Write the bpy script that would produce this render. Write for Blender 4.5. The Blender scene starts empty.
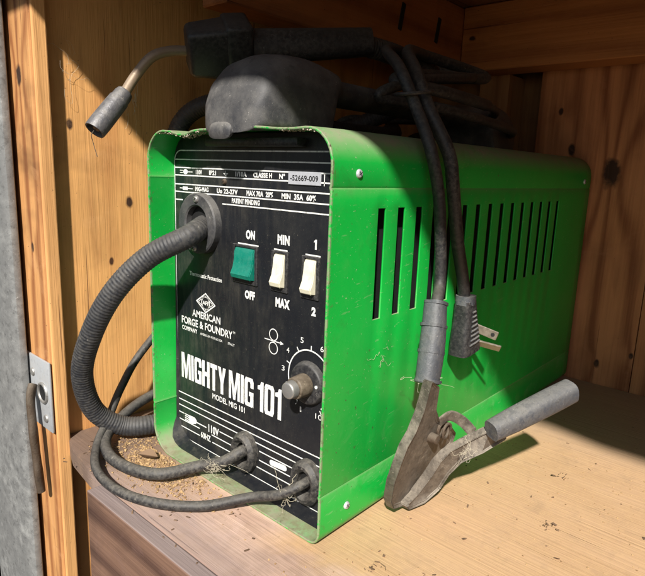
import bpy, bmesh, math, random
from mathutils import Vector, Matrix, Quaternion
R=math.radians
random.seed(11)
scene=bpy.context.scene
C=scene.collection
# ------------------------------------------------------------ camera
cam=bpy.data.cameras.new('camera'); camo=bpy.data.objects.new('camera',cam); C.objects.link(camo)
rt=Vector((0.7443,0.6668,0.0360)); fw=Vector((-0.6479,0.7342,-0.2030)).normalized()
rt=(rt-fw*rt.dot(fw)).normalized(); up=rt.cross(fw)
m=Matrix((rt,up,-fw)).transposed().to_4x4(); m.translation=Vector((0.4576,-0.2783,0.2713))
camo.matrix_world=m
cam.sensor_width=36; cam.lens=567.0/645*36; cam.clip_start=0.01; cam.clip_end=100
scene.camera=camo
# ------------------------------------------------------------ world and sun
SUN=Vector((-0.62,1.0,-1.0)).normalized()          # direction the light travels
w=bpy.data.worlds.new('World'); scene.world=w; w.use_nodes=True
nt=w.node_tree; bg=nt.nodes['Background']; sky=nt.nodes.new('ShaderNodeTexSky')
sky.sky_type='NISHITA'; sky.sun_disc=False
sky.sun_elevation=math.asin(-SUN.z); sky.sun_rotation=math.atan2(-SUN.x,-SUN.y)
nt.links.new(sky.outputs[0],bg.inputs[0]); bg.inputs[1].default_value=0.05
sl=bpy.data.lights.new('sun','SUN'); so=bpy.data.objects.new('sun',sl); C.objects.link(so)
so.rotation_euler=SUN.to_track_quat('-Z','Y').to_euler(); so.location=(1,-2,3)
sl.energy=5.0; sl.angle=R(1.8); sl.color=(1,0.955,0.89)
vs=scene.view_settings; vs.view_transform='Standard'; vs.look='None'; vs.exposure=0.58; vs.gamma=1

# ------------------------------------------------------------ node helpers
class NT:
    def __init__(s,name,rough=.6,metal=0.):
        s.m=bpy.data.materials.new(name); s.m.use_nodes=True; s.t=s.m.node_tree
        s.b=s.t.nodes['Principled BSDF']; s.b.inputs['Roughness'].default_value=rough; s.b.inputs['Metallic'].default_value=metal
        g=s.n('ShaderNodeNewGeometry'); s.pos=g.outputs['Position']; s.nor=g.outputs['Normal']
    def n(s,t,**k):
        o=s.t.nodes.new(t)
        for a,b in k.items(): setattr(o,a,b)
        return o
    def put(s,sock,v):
        if isinstance(v,bpy.types.NodeSocket): s.t.links.new(v,sock)
        elif isinstance(v,(tuple,list)) and len(v)==3 and sock.type=='RGBA': sock.default_value=(*v,1)
        else: sock.default_value=v
    def M(s,op,a,b=0.,c=None):
        o=s.n('ShaderNodeMath',operation=op); s.put(o.inputs[0],a); s.put(o.inputs[1],b)
        if c is not None: s.put(o.inputs[2],c)
        return o.outputs[0]
    def clamp(s,a):
        o=s.n('ShaderNodeMath',operation='ADD',use_clamp=True); s.put(o.inputs[0],a); o.inputs[1].default_value=0; return o.outputs[0]
    def xyz(s,v=None):
        o=s.n('ShaderNodeSeparateXYZ'); s.put(o.inputs[0],v if v is not None else s.pos); return o.outputs
    def comb(s,x,y,z):
        o=s.n('ShaderNodeCombineXYZ')
        for i,v in enumerate((x,y,z)): s.put(o.inputs[i],v)
        return o.outputs[0]
    def noise(s,vec,scale,detail=3.,rough=.55,dist=0.):
        o=s.n('ShaderNodeTexNoise'); s.put(o.inputs['Vector'],vec); o.inputs['Scale'].default_value=scale
        o.inputs['Detail'].default_value=detail; o.inputs['Roughness'].default_value=rough; o.inputs['Distortion'].default_value=dist
        return o.outputs[0]
    def ramp(s,f,*st):
        o=s.n('ShaderNodeValToRGB'); e=o.color_ramp.elements
        while len(e)<len(st): e.new(.5)
        for i,(p,c) in enumerate(st):
            e[i].position=p; e[i].color=(*c,1) if isinstance(c,(tuple,list)) else (c,c,c,1)
        s.put(o.inputs[0],f); return o.outputs[0]
    def step(s,f,a,b):
        o=s.n('ShaderNodeMapRange'); s.put(o.inputs[0],f); o.inputs[1].default_value=a; o.inputs[2].default_value=b
        return o.outputs[0]
    def mix(s,f,a,b,mode='MIX'):
        o=s.n('ShaderNodeMix',data_type='RGBA',blend_type=mode); s.put(o.inputs[0],f); s.put(o.inputs[6],a); s.put(o.inputs[7],b)
        return o.outputs[2]
    def color(s,c): s.put(s.b.inputs['Base Color'],c)
    def rough(s,c): s.put(s.b.inputs['Roughness'],c)
    def bump(s,h,st=.3,dist=.001):
        o=s.n('ShaderNodeBump'); o.inputs['Strength'].default_value=st; o.inputs['Distance'].default_value=dist
        s.put(o.inputs['Height'],h); s.put(s.b.inputs['Normal'],o.outputs[0])

def wood(name,light,dark,across='x',along='z',freq=60,warp=1.2,knots=(),fibre=.35,ring=.8,stain=None,seed=0.,dirt=.25,rough=.75,extra=None,fine=1.1):
    """knots: (across, along, size) in metres, in world coordinates"""
    s=NT(name,rough); X=dict(zip('xyz',s.xyz())); a=X[across]; g=X[along]
    c=X[[k for k in 'xyz' if k not in (across,along)][0]]
    v=s.comb(s.M('MULTIPLY',a,9.),s.M('MULTIPLY_ADD',g,1.6,seed),s.M('MULTIPLY',c,9.))
    f=s.M('MULTIPLY_ADD',a,freq,s.M('MULTIPLY',s.noise(v,1.,2.),warp*4))
    core=None
    for ka,kg,ks in knots:
        da=s.M('SUBTRACT',a,ka); dg=s.M('SUBTRACT',g,kg)
        d2=s.M('ADD',s.M('MULTIPLY',da,da),s.M('MULTIPLY',s.M('MULTIPLY',dg,dg),.35))
        e=s.M('POWER',2.718,s.M('MULTIPLY',d2,-1/(ks*2.2)**2))
        sgn=s.M('MULTIPLY',s.M('TANH',s.M('MULTIPLY',da,1/ks)),e)
        f=s.M('ADD',f,s.M('MULTIPLY',sgn,freq*ks*2.6))
        e2=s.M('POWER',2.718,s.M('MULTIPLY',s.M('MULTIPLY_ADD',s.M('MULTIPLY',dg,dg),-.4,d2) if 0 else d2,-1/(ks*.62)**2))
        nz=s.noise(s.pos,120.,2.)
        e2=s.step(s.M('MULTIPLY_ADD',nz,.5,e2),.62,.95)
        core=e2 if core is None else s.M('MAXIMUM',core,e2)
    r=s.M('MULTIPLY_ADD',s.M('SINE',s.M('MULTIPLY',f,2.2)),.5,.5)
    r=s.M('POWER',r,2.2)
    fb=s.noise(s.comb(s.M('MULTIPLY',a,420.),s.M('MULTIPLY',g,9.),s.M('MULTIPLY',c,420.)),1.,3.,.6)
    fb2=s.noise(s.comb(s.M('MULTIPLY',a,90.),s.M('MULTIPLY',g,4.),s.M('MULTIPLY',c,90.)),1.,3.,.6)
    t=s.M('MULTIPLY_ADD',r,ring,s.M('MULTIPLY',s.M('SUBTRACT',fb,.45),fibre*2.2))
    t=s.clamp(s.M('ADD',t,s.M('MULTIPLY',s.M('SUBTRACT',fb2,.45),fine)))
    col=s.mix(t,light,dark)
    if core is not None: col=s.mix(core,col,(.035,.014,.006))
    bl=s.noise(s.pos,7.,4.,.65,.6)
    col=s.mix(s.M('MULTIPLY',s.step(bl,.5,.75),dirt),col,tuple(x*.25 for x in dark))
    vs_=s.noise(s.comb(s.M('MULTIPLY',a,34.),s.M('MULTIPLY_ADD',g,5.,seed*1.7),s.M('MULTIPLY',c,34.)),1.,4.,.6,.4)
    col=s.mix(s.M('MULTIPLY',s.step(vs_,.53,.70),dirt*.9),col,(dark[0]*.42,dark[1]*.33,dark[2]*.3))
    cr=s.noise(s.comb(s.M('MULTIPLY',a,260.),s.M('MULTIPLY_ADD',g,3.5,seed),s.M('MULTIPLY',c,260.)),1.,2.,.5)
    cr=s.step(cr,.715,.735); col=s.mix(s.M('MULTIPLY',cr,.75),col,(dark[0]*.25,dark[1]*.2,dark[2]*.2))
    pl=s.noise(s.pos,22.,5.,.7,1.2); col=s.mix(s.M('MULTIPLY',s.step(pl,.54,.72),dirt*.6),col,(light[0]*1.05,light[1]*1.12,light[2]*1.4))
    sp=s.noise(s.pos,260.,2.,.7)
    col=s.mix(s.M('MULTIPLY',s.step(sp,.70,.76),.7),col,(.05,.03,.015))
    hh=s.M('SUBTRACT',s.M('MULTIPLY_ADD',fb,.8,s.M('MULTIPLY',t,.5)),s.M('MULTIPLY',cr,1.5))
    if extra: col=extra(s,col,X)
    s.color(col); s.bump(hh,.45,.0012)
    return s.m

def dusty(name,base,dust=(.30,.27,.22),rough=.5,amt=.5,scale=90,metal=0.,bump=.15,topdust=.5,bscale=400):
    s=NT(name,rough,metal)
    n1=s.noise(s.pos,scale,5.,.65); n2=s.noise(s.pos,18.,3.,.6)
    d=s.M('MULTIPLY',s.step(n1,.40,.75),s.step(n2,.25,.7))
    nz=s.xyz(s.nor)[2]
    d=s.clamp(s.M('MULTIPLY_ADD',s.step(nz,.1,1.),topdust,s.M('MULTIPLY',d,amt)))
    sp=s.step(s.noise(s.pos,700.,2.,.6),.67,.73)
    d=s.clamp(s.M('MULTIPLY_ADD',sp,.5*amt,d))
    ln_=s.M('MULTIPLY',s.step(s.noise(s.pos,310.,3.,.7,1.),.66,.70),s.step(n2,.35,.6))
    dk=s.M('MULTIPLY',s.step(s.noise(s.pos,150.,4.,.7),.54,.68),.55*amt)
    col=s.mix(d,base,dust); col=s.mix(dk,col,tuple(x*.35 for x in base)); col=s.mix(s.M('MULTIPLY',ln_,.75*amt),col,tuple(min(1,x*1.7) for x in dust))
    s.color(col); s.rough(s.M('MULTIPLY_ADD',d,.9-rough,rough))
    s.bump(s.noise(s.pos,bscale,4.,.6),bump,.0006)
    return s.m

# ------------------------------------------------------------ mesh helpers
def obj(name,bm,mat,parent=None,smooth=True,origin=None):
    if smooth:
        for f in bm.faces: f.smooth=True
    me=bpy.data.meshes.new(name)
    if parent is not None:
        org=parent_world(parent)
    else:
        if origin is None:
            vs_=[v.co for v in bm.verts]
            org=Vector(((min(v.x for v in vs_)+max(v.x for v in vs_))/2,(min(v.y for v in vs_)+max(v.y for v in vs_))/2,min(v.z for v in vs_)))
        else: org=Vector(origin)
    for v in bm.verts: v.co-=org
    bm.normal_update(); bm.to_mesh(me); bm.free()
    for mm in (mat if isinstance(mat,(list,tuple)) else [mat]): me.materials.append(mm)
    o=bpy.data.objects.new(name,me); C.objects.link(o)
    if parent is None: o.location=org
    else: o.parent=parent
    if smooth:
        try: me.set_sharp_from_angle(angle=R(38))
        except Exception: pass
    return o
def parent_world(p):
    v=Vector((0,0,0))
    while p is not None: v+=Vector(p.location); p=p.parent
    return v
def thing(name,label,cat,loc,group=None):
    o=bpy.data.objects.new(name,None); C.objects.link(o); o.location=loc; o.empty_display_size=.02
    o['label']=label; o['category']=cat
    if group: o['group']=group
    return o
def tag(o,label,cat,group=None):
    o['label']=label; o['category']=cat
    if group: o['group']=group
    return o
def box(x0,x1,y0,y1,z0,z1,bev=0,seg=2,bm=None):
    t=bmesh.new(); bmesh.ops.create_cube(t,size=1)
    for v in t.verts: v.co=Vector(((x0+x1)/2+v.co.x*(x1-x0),(y0+y1)/2+v.co.y*(y1-y0),(z0+z1)/2+v.co.z*(z1-z0)))
    if bev: bmesh.ops.bevel(t,geom=t.edges[:],offset=bev,segments=seg,affect='EDGES',profile=.5)
    if bm is None: return t
    merge(bm,t); return bm
def merge(bm,t,mat=None):
    if mat is not None: t.transform(mat)
    me=bpy.data.meshes.new('t'); t.to_mesh(me); t.free(); bm.from_mesh(me); bpy.data.meshes.remove(me)
def cyl(p0,p1,r0,r1=None,seg=32,bev=0,caps=True):
    """cylinder between points"""
    p0=Vector(p0);p1=Vector(p1); r1=r0 if r1 is None else r1
    t=bmesh.new(); bmesh.ops.create_cone(t,cap_ends=caps,segments=seg,radius1=r0,radius2=r1,depth=(p1-p0).length)
    if bev:
        es=[e for e in t.edges if len(e.link_faces)==2 and any(len(f.verts)>4 for f in e.link_faces)]
        bmesh.ops.bevel(t,geom=es,offset=bev,segments=3,affect='EDGES',profile=.5)
    q=(p1-p0).to_track_quat('Z','Y'); t.transform(Matrix.Translation((p0+p1)/2)@q.to_matrix().to_4x4())
    return t
def spline(pts,n=10):
    P=[Vector(p) for p in pts]; P=[P[0]*2-P[1]]+P+[P[-1]*2-P[-2]]; out=[]
    for i in range(1,len(P)-2):
        a,b,c,d=P[i-1],P[i],P[i+1],P[i+2]
        for k in range(n):
            t=k/n
            out.append(.5*((2*b)+(c-a)*t+(2*a-5*b+4*c-d)*t*t+(3*b-a-3*c+d)*t**3))
    out.append(P[-2]); return out
def frames(path,upv=None):
    T=[]
    for i in range(len(path)):
        a=path[max(i-1,0)]; b=path[min(i+1,len(path)-1)]; T.append((b-a).normalized())
    u=upv or (Vector((0,0,1)) if abs(T[0].z)<.9 else Vector((1,0,0)))
    F=[]
    for t in T:
        u=(u-t*u.dot(t)); u.normalize(); F.append((t,u,t.cross(u)))
    return F
def sweep(path,rad,seg=16,sec=None,upv=None,caps=True,bm=None):
    """sweep along points; rad number or function(s in 0..1, arc length) -> r or (ru,rv); sec exponent"""
    bm=bm or bmesh.new(); F=frames(path,upv); L=[0]
    for i in range(1,len(path)): L.append(L[-1]+(path[i]-path[i-1]).length)
    rings=[]
    for i,(p,(t,u,v)) in enumerate(zip(path,F)):
        r=rad(L[i]/L[-1],L[i]) if callable(rad) else rad
        ru,rv=r if isinstance(r,tuple) else (r,r)
        ring=[]
        for k in range(seg):
            a=2*math.pi*k/seg; c,s_=math.cos(a),math.sin(a)
            if sec: c=math.copysign(abs(c)**(2/sec),c); s_=math.copysign(abs(s_)**(2/sec),s_)
            ring.append(bm.verts.new(p+u*(ru*c)+v*(rv*s_)))
        rings.append(ring)
    for A,B in zip(rings,rings[1:]):
        for k in range(seg): bm.faces.new((A[k],A[(k+1)%seg],B[(k+1)%seg],B[k]))
    if caps: bm.faces.new(rings[0][::-1]); bm.faces.new(rings[-1])
    bmesh.ops.recalc_face_normals(bm,faces=bm.faces[:])
    return bm
def resample(path,step):
    out=[path[0]]; acc=0
    for a,b in zip(path,path[1:]):
        d=(b-a).length; t=step-acc
        while t<=d: out.append(a.lerp(b,t/d)); t+=step
        acc=d-(t-step)
    return out

# ============================================================ materials
GREEN=(.005,.41,.048)
def mat_green():
    s=NT('green_paint',.33); X=s.xyz(); n=s.xyz(s.nor)
    n1=s.noise(s.pos,70.,5.,.7); n2=s.noise(s.pos,9.,4.,.6)
    col=s.mix(s.M('MULTIPLY',s.step(n2,.35,.7),.35),GREEN,(.006,.32,.045))
    # settled dust on faces that look up, and a light film elsewhere
    up_=s.step(n[2],.12,.75)
    low=s.M('MULTIPLY',s.step(X[2],.045,.0),s.step(X[0],.2,.17))      # dust caked on the lower front tray
    film=s.M('MULTIPLY',s.step(n1,.5,.8),.07)
    d=s.clamp(s.M('ADD',s.M('MULTIPLY',up_,s.M('MULTIPLY_ADD',n1,.9,.35)),s.M('MULTIPLY_ADD',low,.12,film)))
    col=s.mix(d,col,(.27,.27,.17))
    # pale smudges near the low right front and worn edges
    sm=s.M('MULTIPLY',s.step(s.noise(s.pos,28.,5.,.7,.8),.56,.72),s.step(X[2],.11,.01))
    col=s.mix(s.M('MULTIPLY',sm,.45),col,(.24,.45,.20))
    edge=s.M('MULTIPLY',s.step(X[1],.0022,.0008),s.step(s.noise(s.pos,160.,4.,.75),.40,.52))
    col=s.mix(s.M('MULTIPLY',edge,.8),col,(.26,.25,.17))
    chip=s.M('MULTIPLY',s.step(s.noise(s.pos,260.,3.,.6),.70,.715),s.step(n2,.42,.55))
    col=s.mix(s.M('MULTIPLY',chip,.85),col,(.055,.035,.02))
    lint=s.M('MULTIPLY',s.step(s.noise(s.pos,520.,2.,.6),.705,.73),.6); col=s.mix(lint,col,(.42,.46,.30))
    ed2=s.M('MULTIPLY',s.step(X[1],.010,.0005),s.step(s.noise(s.pos,210.,4.,.75),.58,.64)); col=s.mix(s.M('MULTIPLY',ed2,.7),col,(.09,.075,.04))
    bt=s.M('MULTIPLY',s.step(X[2],.012,.002),s.step(s.noise(s.pos,120.,4.,.75),.42,.60)); col=s.mix(s.M('MULTIPLY',bt,.6),col,(.20,.16,.09))
    # vertical wipe streaks
    st=s.noise(s.comb(s.M('MULTIPLY',X[0],120.),s.M('MULTIPLY',X[1],120.),s.M('MULTIPLY',X[2],7.)),1.,4.,.6)
    col=s.mix(s.M('MULTIPLY',s.step(st,.56,.8),.08),col,(.07,.38,.09))
    sc=s.noise(s.comb(s.M('MULTIPLY',X[0],30.),s.M('MULTIPLY_ADD',X[1],60.,s.M('MULTIPLY',X[2],35.)),s.M('MULTIPLY_ADD',X[2],420.,s.M('MULTIPLY',X[1],-60.))),1.,2.,.5)
    col=s.mix(s.M('MULTIPLY',s.step(sc,.69,.73),.35),col,(.20,.42,.17))
    gr=s.M('MULTIPLY',s.step(s.noise(s.pos,48.,6.,.75,.6),.56,.72),.30)
    col=s.mix(gr,col,(.035,.13,.03))
    s.color(col); s.rough(s.clamp(s.M('MULTIPLY_ADD',d,.5,s.M('MULTIPLY_ADD',n2,.25,.28))))
    s.bump(s.M('SUBTRACT',s.M('MULTIPLY_ADD',n1,.3,s.noise(s.pos,14.,2.)),s.M('MULTIPLY',chip,.25)),.2,.002)
    return s.m
def mat_panel():
    s=NT('black_panel_paint',.38); X=s.xyz()
    n=s.noise(s.pos,55.,5.,.7); v=s.noise(s.comb(s.M('MULTIPLY',X[0],130.),s.M('MULTIPLY',X[1],130.),s.M('MULTIPLY',X[2],22.)),1.,4.,.65)
    left=s.step(X[0],.17,.03)
    d=s.clamp(s.M('MULTIPLY',s.M('MULTIPLY',s.step(v,.40,.8),s.step(n,.3,.75)),s.M('MULTIPLY_ADD',left,.35,.10)))
    spk=s.step(s.noise(s.pos,900.,2.,.6),.66,.72)
    spk2=s.step(s.noise(s.pos,330.,2.,.6),.70,.735)
    d=s.clamp(s.M('ADD',d,s.M('MULTIPLY_ADD',spk,.14,s.M('MULTIPLY',spk2,.25))))
    col=s.mix(d,(.009,.010,.013),(.21,.19,.14))
    s.color(col); s.rough(s.M('MULTIPLY_ADD',n,.3,.3)); s.bump(n,.08,.001)
    return s.m
def mat_ink():
    s=NT('white_ink',.5); n=s.noise(s.pos,320.,4.,.7)
    s.color(s.mix(s.M('MULTIPLY',s.step(n,.52,.70),.6),(.78,.78,.74),(.16,.15,.12))); return s.m
M={}
M['green']=mat_green(); M['panel']=mat_panel(); M['ink']=mat_ink()
M['blackplastic']=dusty('black_plastic',(.017,.017,.019),(.17,.16,.145),.45,.5,340,topdust=.35)
M['handleplastic']=dusty('handle_plastic',(.040,.040,.043),(.26,.245,.22),.58,.6,60,topdust=.35,bump=.22,bscale=1100)
M['rubber']=dusty('black_rubber',(.013,.013,.015),(.17,.155,.13),.5,.7,320,topdust=.40,bump=.4,bscale=220)
M['hose']=dusty('ribbed_hose_rubber',(.022,.023,.027),(.19,.175,.15),.55,.6,300,topdust=.25)
M['greysleeve']=dusty('dusty_grey_rubber',(.058,.064,.076),(.27,.255,.225),.5,.85,150,topdust=.35,bump=.9,bscale=300)
M['clampmetal']=dusty('dirty_steel',(.095,.08,.066),(.36,.31,.245),.5,1.0,120,metal=.3,bump=1.,bscale=230)
M['copper']=dusty('tarnished_tube',(.30,.22,.15),(.40,.34,.27),.45,.6,150,metal=.35,topdust=.3)
M['nozzle']=dusty('grey_nozzle_steel',(.13,.13,.14),(.30,.28,.25),.45,.7,170,metal=.5,topdust=.25,bump=.5)
M['steel']=dusty('bright_steel',(.45,.44,.42),(.35,.32,.27),.35,.4,200,metal=.7,topdust=.2)
M['galv']=dusty('weathered_grey_metal',(.20,.20,.195),(.42,.42,.40),.55,.9,85,metal=.25,topdust=.1,bump=.7,bscale=180)
M['plate']=dusty('pale_latch_metal',(.46,.48,.50),(.38,.33,.27),.42,.5,120,metal=.3,topdust=.1)
M['rust']=dusty('rusty_brown_metal',(.075,.05,.032),(.20,.17,.13),.75,.7,150,metal=.2,bump=.8)
M['cream']=dusty('cream_plastic',(.76,.72,.55),(.45,.38,.25),.4,.45,260,topdust=.1)
M['teal']=dusty('green_switch_plastic',(.0,.17,.115),(.12,.30,.24),.3,.4,200,topdust=.25)
M['dark']=dusty('dark_recess',(.006,.006,.006),(.02,.02,.02),.7,.2)
M['knobbrown']=dusty('worn_brown_shaft',(.085,.065,.045),(.26,.21,.15),.5,.8,260,topdust=.2)
M['alu']=dusty('aluminium_label',(.55,.56,.60),(.30,.30,.30),.4,.5,260,metal=.3)
M['brass']=dusty('plug_blade_metal',(.42,.38,.31),(.30,.27,.21),.3,.6,260,metal=.85,topdust=.1)
M['web']=dusty('dried_web_fibre',(.55,.50,.38),(.4,.35,.25),.9,.3)
M['whitelab']=dusty('white_label_paper',(.75,.76,.74),(.4,.37,.3),.5,.4,260)

# ============================================================ the cupboard
LW=-.085; BW=.523; SH=-.0005
PLY_L=(.76,.395,.135); PLY_D=(.40,.175,.05)
def hit(y,z): return (y,z)
m_left=wood('left_plywood',PLY_L,(.52,.215,.065),'y','z',20,2.2,
   knots=((.030,.232,.0075),(.008,.172,.005),(.10,.135,.006),(-.028,.305,.006),(.06,.27,.004),(.26,.36,.010)),ring=.5,seed=3.1,dirt=.42,fibre=.13,fine=.6)
o=obj('plywood_wall',box(LW-.012,LW,-.049,BW+.060,-.35,.497),m_left,smooth=False)
tag(o,'orange plywood side wall with small dark knots, left of the green welder','plywood wall')
m_back=wood('back_plywood',(.52,.235,.10),(.24,.085,.03),'x','z',75,1.0,
   knots=((.238,.281,.021),(.252,.028,.007),(.292,.048,.005),(.315,.014,.009),(.165,.36,.006),(.185,.31,.009)),ring=.85,seed=8.3,dirt=.35)
o=obj('knotty_panel',box(.135,.295,BW,BW+.012,SH-.02,.497),m_back,smooth=False)
tag(o,'back panel of knotty pine with big dark round knot, right behind the welder','wood panel')
m_back2=wood('back_plywood_b',(.50,.225,.095),(.23,.082,.028),'x','z',90,1.0,
   knots=((.335,.20,.010),(.36,.06,.012)),ring=.8,seed=1.3,dirt=.3)
o=obj('pine_panel',box(.2962,.80,BW,BW+.012,SH-.02,.497),m_back2,smooth=False)
tag(o,'back panel of pine at the right edge of the photo, beyond the vertical seam','wood panel')
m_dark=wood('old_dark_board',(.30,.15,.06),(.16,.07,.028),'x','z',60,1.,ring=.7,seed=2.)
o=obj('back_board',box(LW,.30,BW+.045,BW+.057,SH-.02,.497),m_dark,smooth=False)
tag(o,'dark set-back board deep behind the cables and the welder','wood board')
m_post=wood('post_wood',(.34,.17,.07),(.2,.085,.03),'x','z',110,.8,ring=.7,seed=5.)
o=obj('corner_post',box(.048,.092,BW-.008,BW+.044,SH,.4115),m_post,smooth=False)
tag(o,'narrow upright wooden post beside the dark gap at the back','post')
m_beam=wood('beam_wood_x',(.46,.19,.06),(.27,.095,.028),'z','x',70,1.,ring=.6,seed=4.,dirt=.5,knots=((.455,.052,.006),))
o=obj('back_beam',box(.0365,.80,.472,.521,.412,.4965,.0015,1),m_beam,smooth=False)
tag(o,'horizontal wooden beam running across the top right of the back wall','beam')
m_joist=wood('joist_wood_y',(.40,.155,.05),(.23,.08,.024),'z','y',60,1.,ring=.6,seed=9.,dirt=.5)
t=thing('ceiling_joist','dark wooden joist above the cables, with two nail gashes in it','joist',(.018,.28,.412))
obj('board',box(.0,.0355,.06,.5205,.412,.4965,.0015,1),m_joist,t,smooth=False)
for y in (.325,.408):
    b=box(-.0015,.0015,-.0035,.0035,-.016,.016,.0008); b.transform(Matrix.Translation((.0355,y,.455))@Matrix.Rotation(R(-12),4,'X'))
    obj('bent_nail',b,M['dark'],t)
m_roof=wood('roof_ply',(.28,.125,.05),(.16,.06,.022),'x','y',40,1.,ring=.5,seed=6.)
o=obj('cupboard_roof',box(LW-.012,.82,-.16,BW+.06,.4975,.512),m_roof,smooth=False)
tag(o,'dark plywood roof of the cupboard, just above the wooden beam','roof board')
hb=bmesh.new(); hp_=[(-.155,.494),(.03,.498),(.20,.518),(.42,.536),(.52,.512),(.62,.486),(.82,.482),(.82,.60),(-.155,.60)]  # unseen header; lower edge bent to shape the shadow it casts inside
hf=[hb.verts.new((x,-.161,z)) for x,z in hp_]; hk=[hb.verts.new((x,-.137,z)) for x,z in hp_]
hb.faces.new(hf); hb.faces.new(hk[::-1])
for i in range(len(hp_)): hb.faces.new((hf[i],hf[(i+1)%len(hp_)],hk[(i+1)%len(hp_)],hk[i]))
bmesh.ops.recalc_face_normals(hb,faces=hb.faces[:])
o=obj('front_header',hb,m_roof,smooth=False)
tag(o,'wooden header across the cupboard opening, out of the picture above, lower edge shaped for its shadow','header board')
o=obj('right_side_wall',box(.80,.812,-.10,BW+.012,-.35,.4975),m_back2,smooth=False)
tag(o,'plywood side wall closing the cupboard on the right','plywood wall')

def shelf_extra(s,col,X):
    n=s.noise(s.pos,11.,5.,.65,.8); n2=s.noise(s.pos,140.,4.,.7)
    # ochre sawdust film next to the welder, cleaner pale wood towards the front
    q=s.M('ADD',s.M('MULTIPLY_ADD',X['x'],-.30,X['y']),s.M('MULTIPLY',s.M('SUBTRACT',n,.5),.05))
    dust=s.M('MULTIPLY',s.step(q,-.088,-.070),s.step(s.M('ADD',X['x'],0.),.17,.2))
    lf=s.M('MULTIPLY',s.step(X['x'],.12,.06),s.step(s.M('MULTIPLY_ADD',s.M('SUBTRACT',n,.5),.05,X['y']),-.055,-.035))
    dust=s.M('MAXIMUM',dust,lf)
    col=s.mix(s.M('MULTIPLY',dust,s.M('MULTIPLY_ADD',n2,.3,.68)),col,s.mix(n2,(.45,.27,.13),(.58,.375,.195)))
    # grey-violet weathering along the front edge
    gq=s.M('ADD',s.M('MULTIPLY_ADD',X['x'],.30,X['y']),s.M('MULTIPLY',s.M('SUBTRACT',n,.5),.05))
    g=s.step(gq,.035,-.005)
    st=s.noise(s.comb(s.M('MULTIPLY',X['x'],12.),s.M('MULTIPLY',X['y'],160.),0.),1.,4.,.65)
    col=s.mix(s.M('MULTIPLY',g,s.M('MULTIPLY_ADD',st,.7,.25)),col,(.25,.19,.175))
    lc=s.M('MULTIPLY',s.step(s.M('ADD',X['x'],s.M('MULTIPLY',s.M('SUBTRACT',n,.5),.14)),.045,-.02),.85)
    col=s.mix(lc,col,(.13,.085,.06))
    mot=s.step(s.noise(s.pos,38.,6.,.75,.5),.52,.72)
    col=s.mix(s.M('MULTIPLY',mot,.38),col,(.30,.20,.125))
    fr=s.M('MULTIPLY',s.M('MULTIPLY',s.step(q,-.088,-.12),s.step(X['x'],.25,.33)),s.step(n,.35,.6))
    col=s.mix(s.M('MULTIPLY',fr,.55),col,s.mix(n2,(.70,.55,.40),(.80,.68,.54)))
    # shelf tone turns duller and greyer towards the back
    bk=s.M('MULTIPLY',s.step(X['y'],.29,.36),.55)
    col=s.mix(bk,col,(.34,.26,.20))
    return col
m_shelf=wood('shelf_plywood',(.62,.43,.325),(.40,.25,.175),'y','x',60,1.1,ring=.22,seed=12.,dirt=.5,fibre=.14,fine=.75,extra=shelf_extra,
   knots=((-.035,.42,.008),(.05,.37,.004)))
def fascia_extra(s,col,X):
    up_=s.step(s.xyz(s.nor)[2],.3,.8)
    st=s.noise(s.comb(s.M('MULTIPLY',X['x'],12.),s.M('MULTIPLY',X['y'],200.),0.),1.,4.,.65)
    rt=s.step(s.M('ADD',X['x'],s.M('MULTIPLY',st,.08)),.26,.38)
    top=s.mix(st,(.13,.095,.09),(.33,.26,.235))
    return s.mix(up_,col,s.mix(rt,top,(.52,.40,.30)))
m_fascia=wood('fascia_wood',(.19,.105,.068),(.085,.042,.028),'z','x',85,1.2,ring=.9,seed=15.,dirt=.7,extra=fascia_extra)
shelf=thing('shelf','plywood shelf dusted with sawdust that the green welder stands on','shelf',(.35,.2,-.02))
bm=bmesh.new(); nx=90
def slab(poly,z0,z1):
    bm=bmesh.new(); A=[bm.verts.new((x,y,z0)) for x,y in poly]; Bq=[bm.verts.new((x,y,z1)) for x,y in poly]
    bm.faces.new(A[::-1]); bm.faces.new(Bq)
    for i in range(len(poly)): bm.faces.new((A[i],A[(i+1)%len(poly)],Bq[(i+1)%len(poly)],Bq[i]))
    bmesh.ops.recalc_face_normals(bm,faces=bm.faces[:])
    bmesh.ops.bevel(bm,geom=[e for e in bm.edges],offset=.0012,segments=2,affect='EDGES')
    return bm
obj('shelf_board',slab([(.026,-.0675),(.799,-.0675),(.799,BW-.0006),(LW+.0006,BW-.0006),(LW+.0006,-.047),(-.050,-.058)],-.019,SH),m_shelf,shelf,smooth=False)
obj('front_board',box(.0265,.799,-.0815,-.0680,-.35,SH+.0004,.0012,2),m_fascia,shelf,smooth=False)
m_stud=wood('stud_wood',(.56,.28,.10),(.27,.10,.03),'x','z',120,1.0,knots=((-.105,.345,.011),(-.10,.19,.006)),ring=.8,seed=21.,dirt=.8)
t=thing('door_post','upright pine stud with dark knots at the left edge of the cupboard','wooden post',(-.1,-.05,-.35))
obj('stud',box(-.19,-.0785,-.0625,-.0500,-.35,.60,.002,2),m_stud,t,smooth=False)
m_strip=wood('stud_edge_wood',(.72,.38,.14),(.38,.15,.045),'x','z',420,.7,ring=.9,seed=31.,dirt=.2)
obj('edge_strip',box(-.0780,-.0730,-.0615,-.0490,-.35,.60,.0015,2),m_strip,t,smooth=False)

# metal door frame tube at the extreme left (in front of the stud)
t=thing('metal_door_frame','mottled grey metal tube standing at the far left edge','metal post',(-.1735,-.0715,-.35))
def pr(s_,L): return (.0575,.0078)
path=[Vector((-.1735,-.0715,-.35+i*.02)) for i in range(48)]
obj('tube',sweep(path,pr,28,sec=3.2,upv=Vector((1,0,0))),M['galv'],t)

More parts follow.
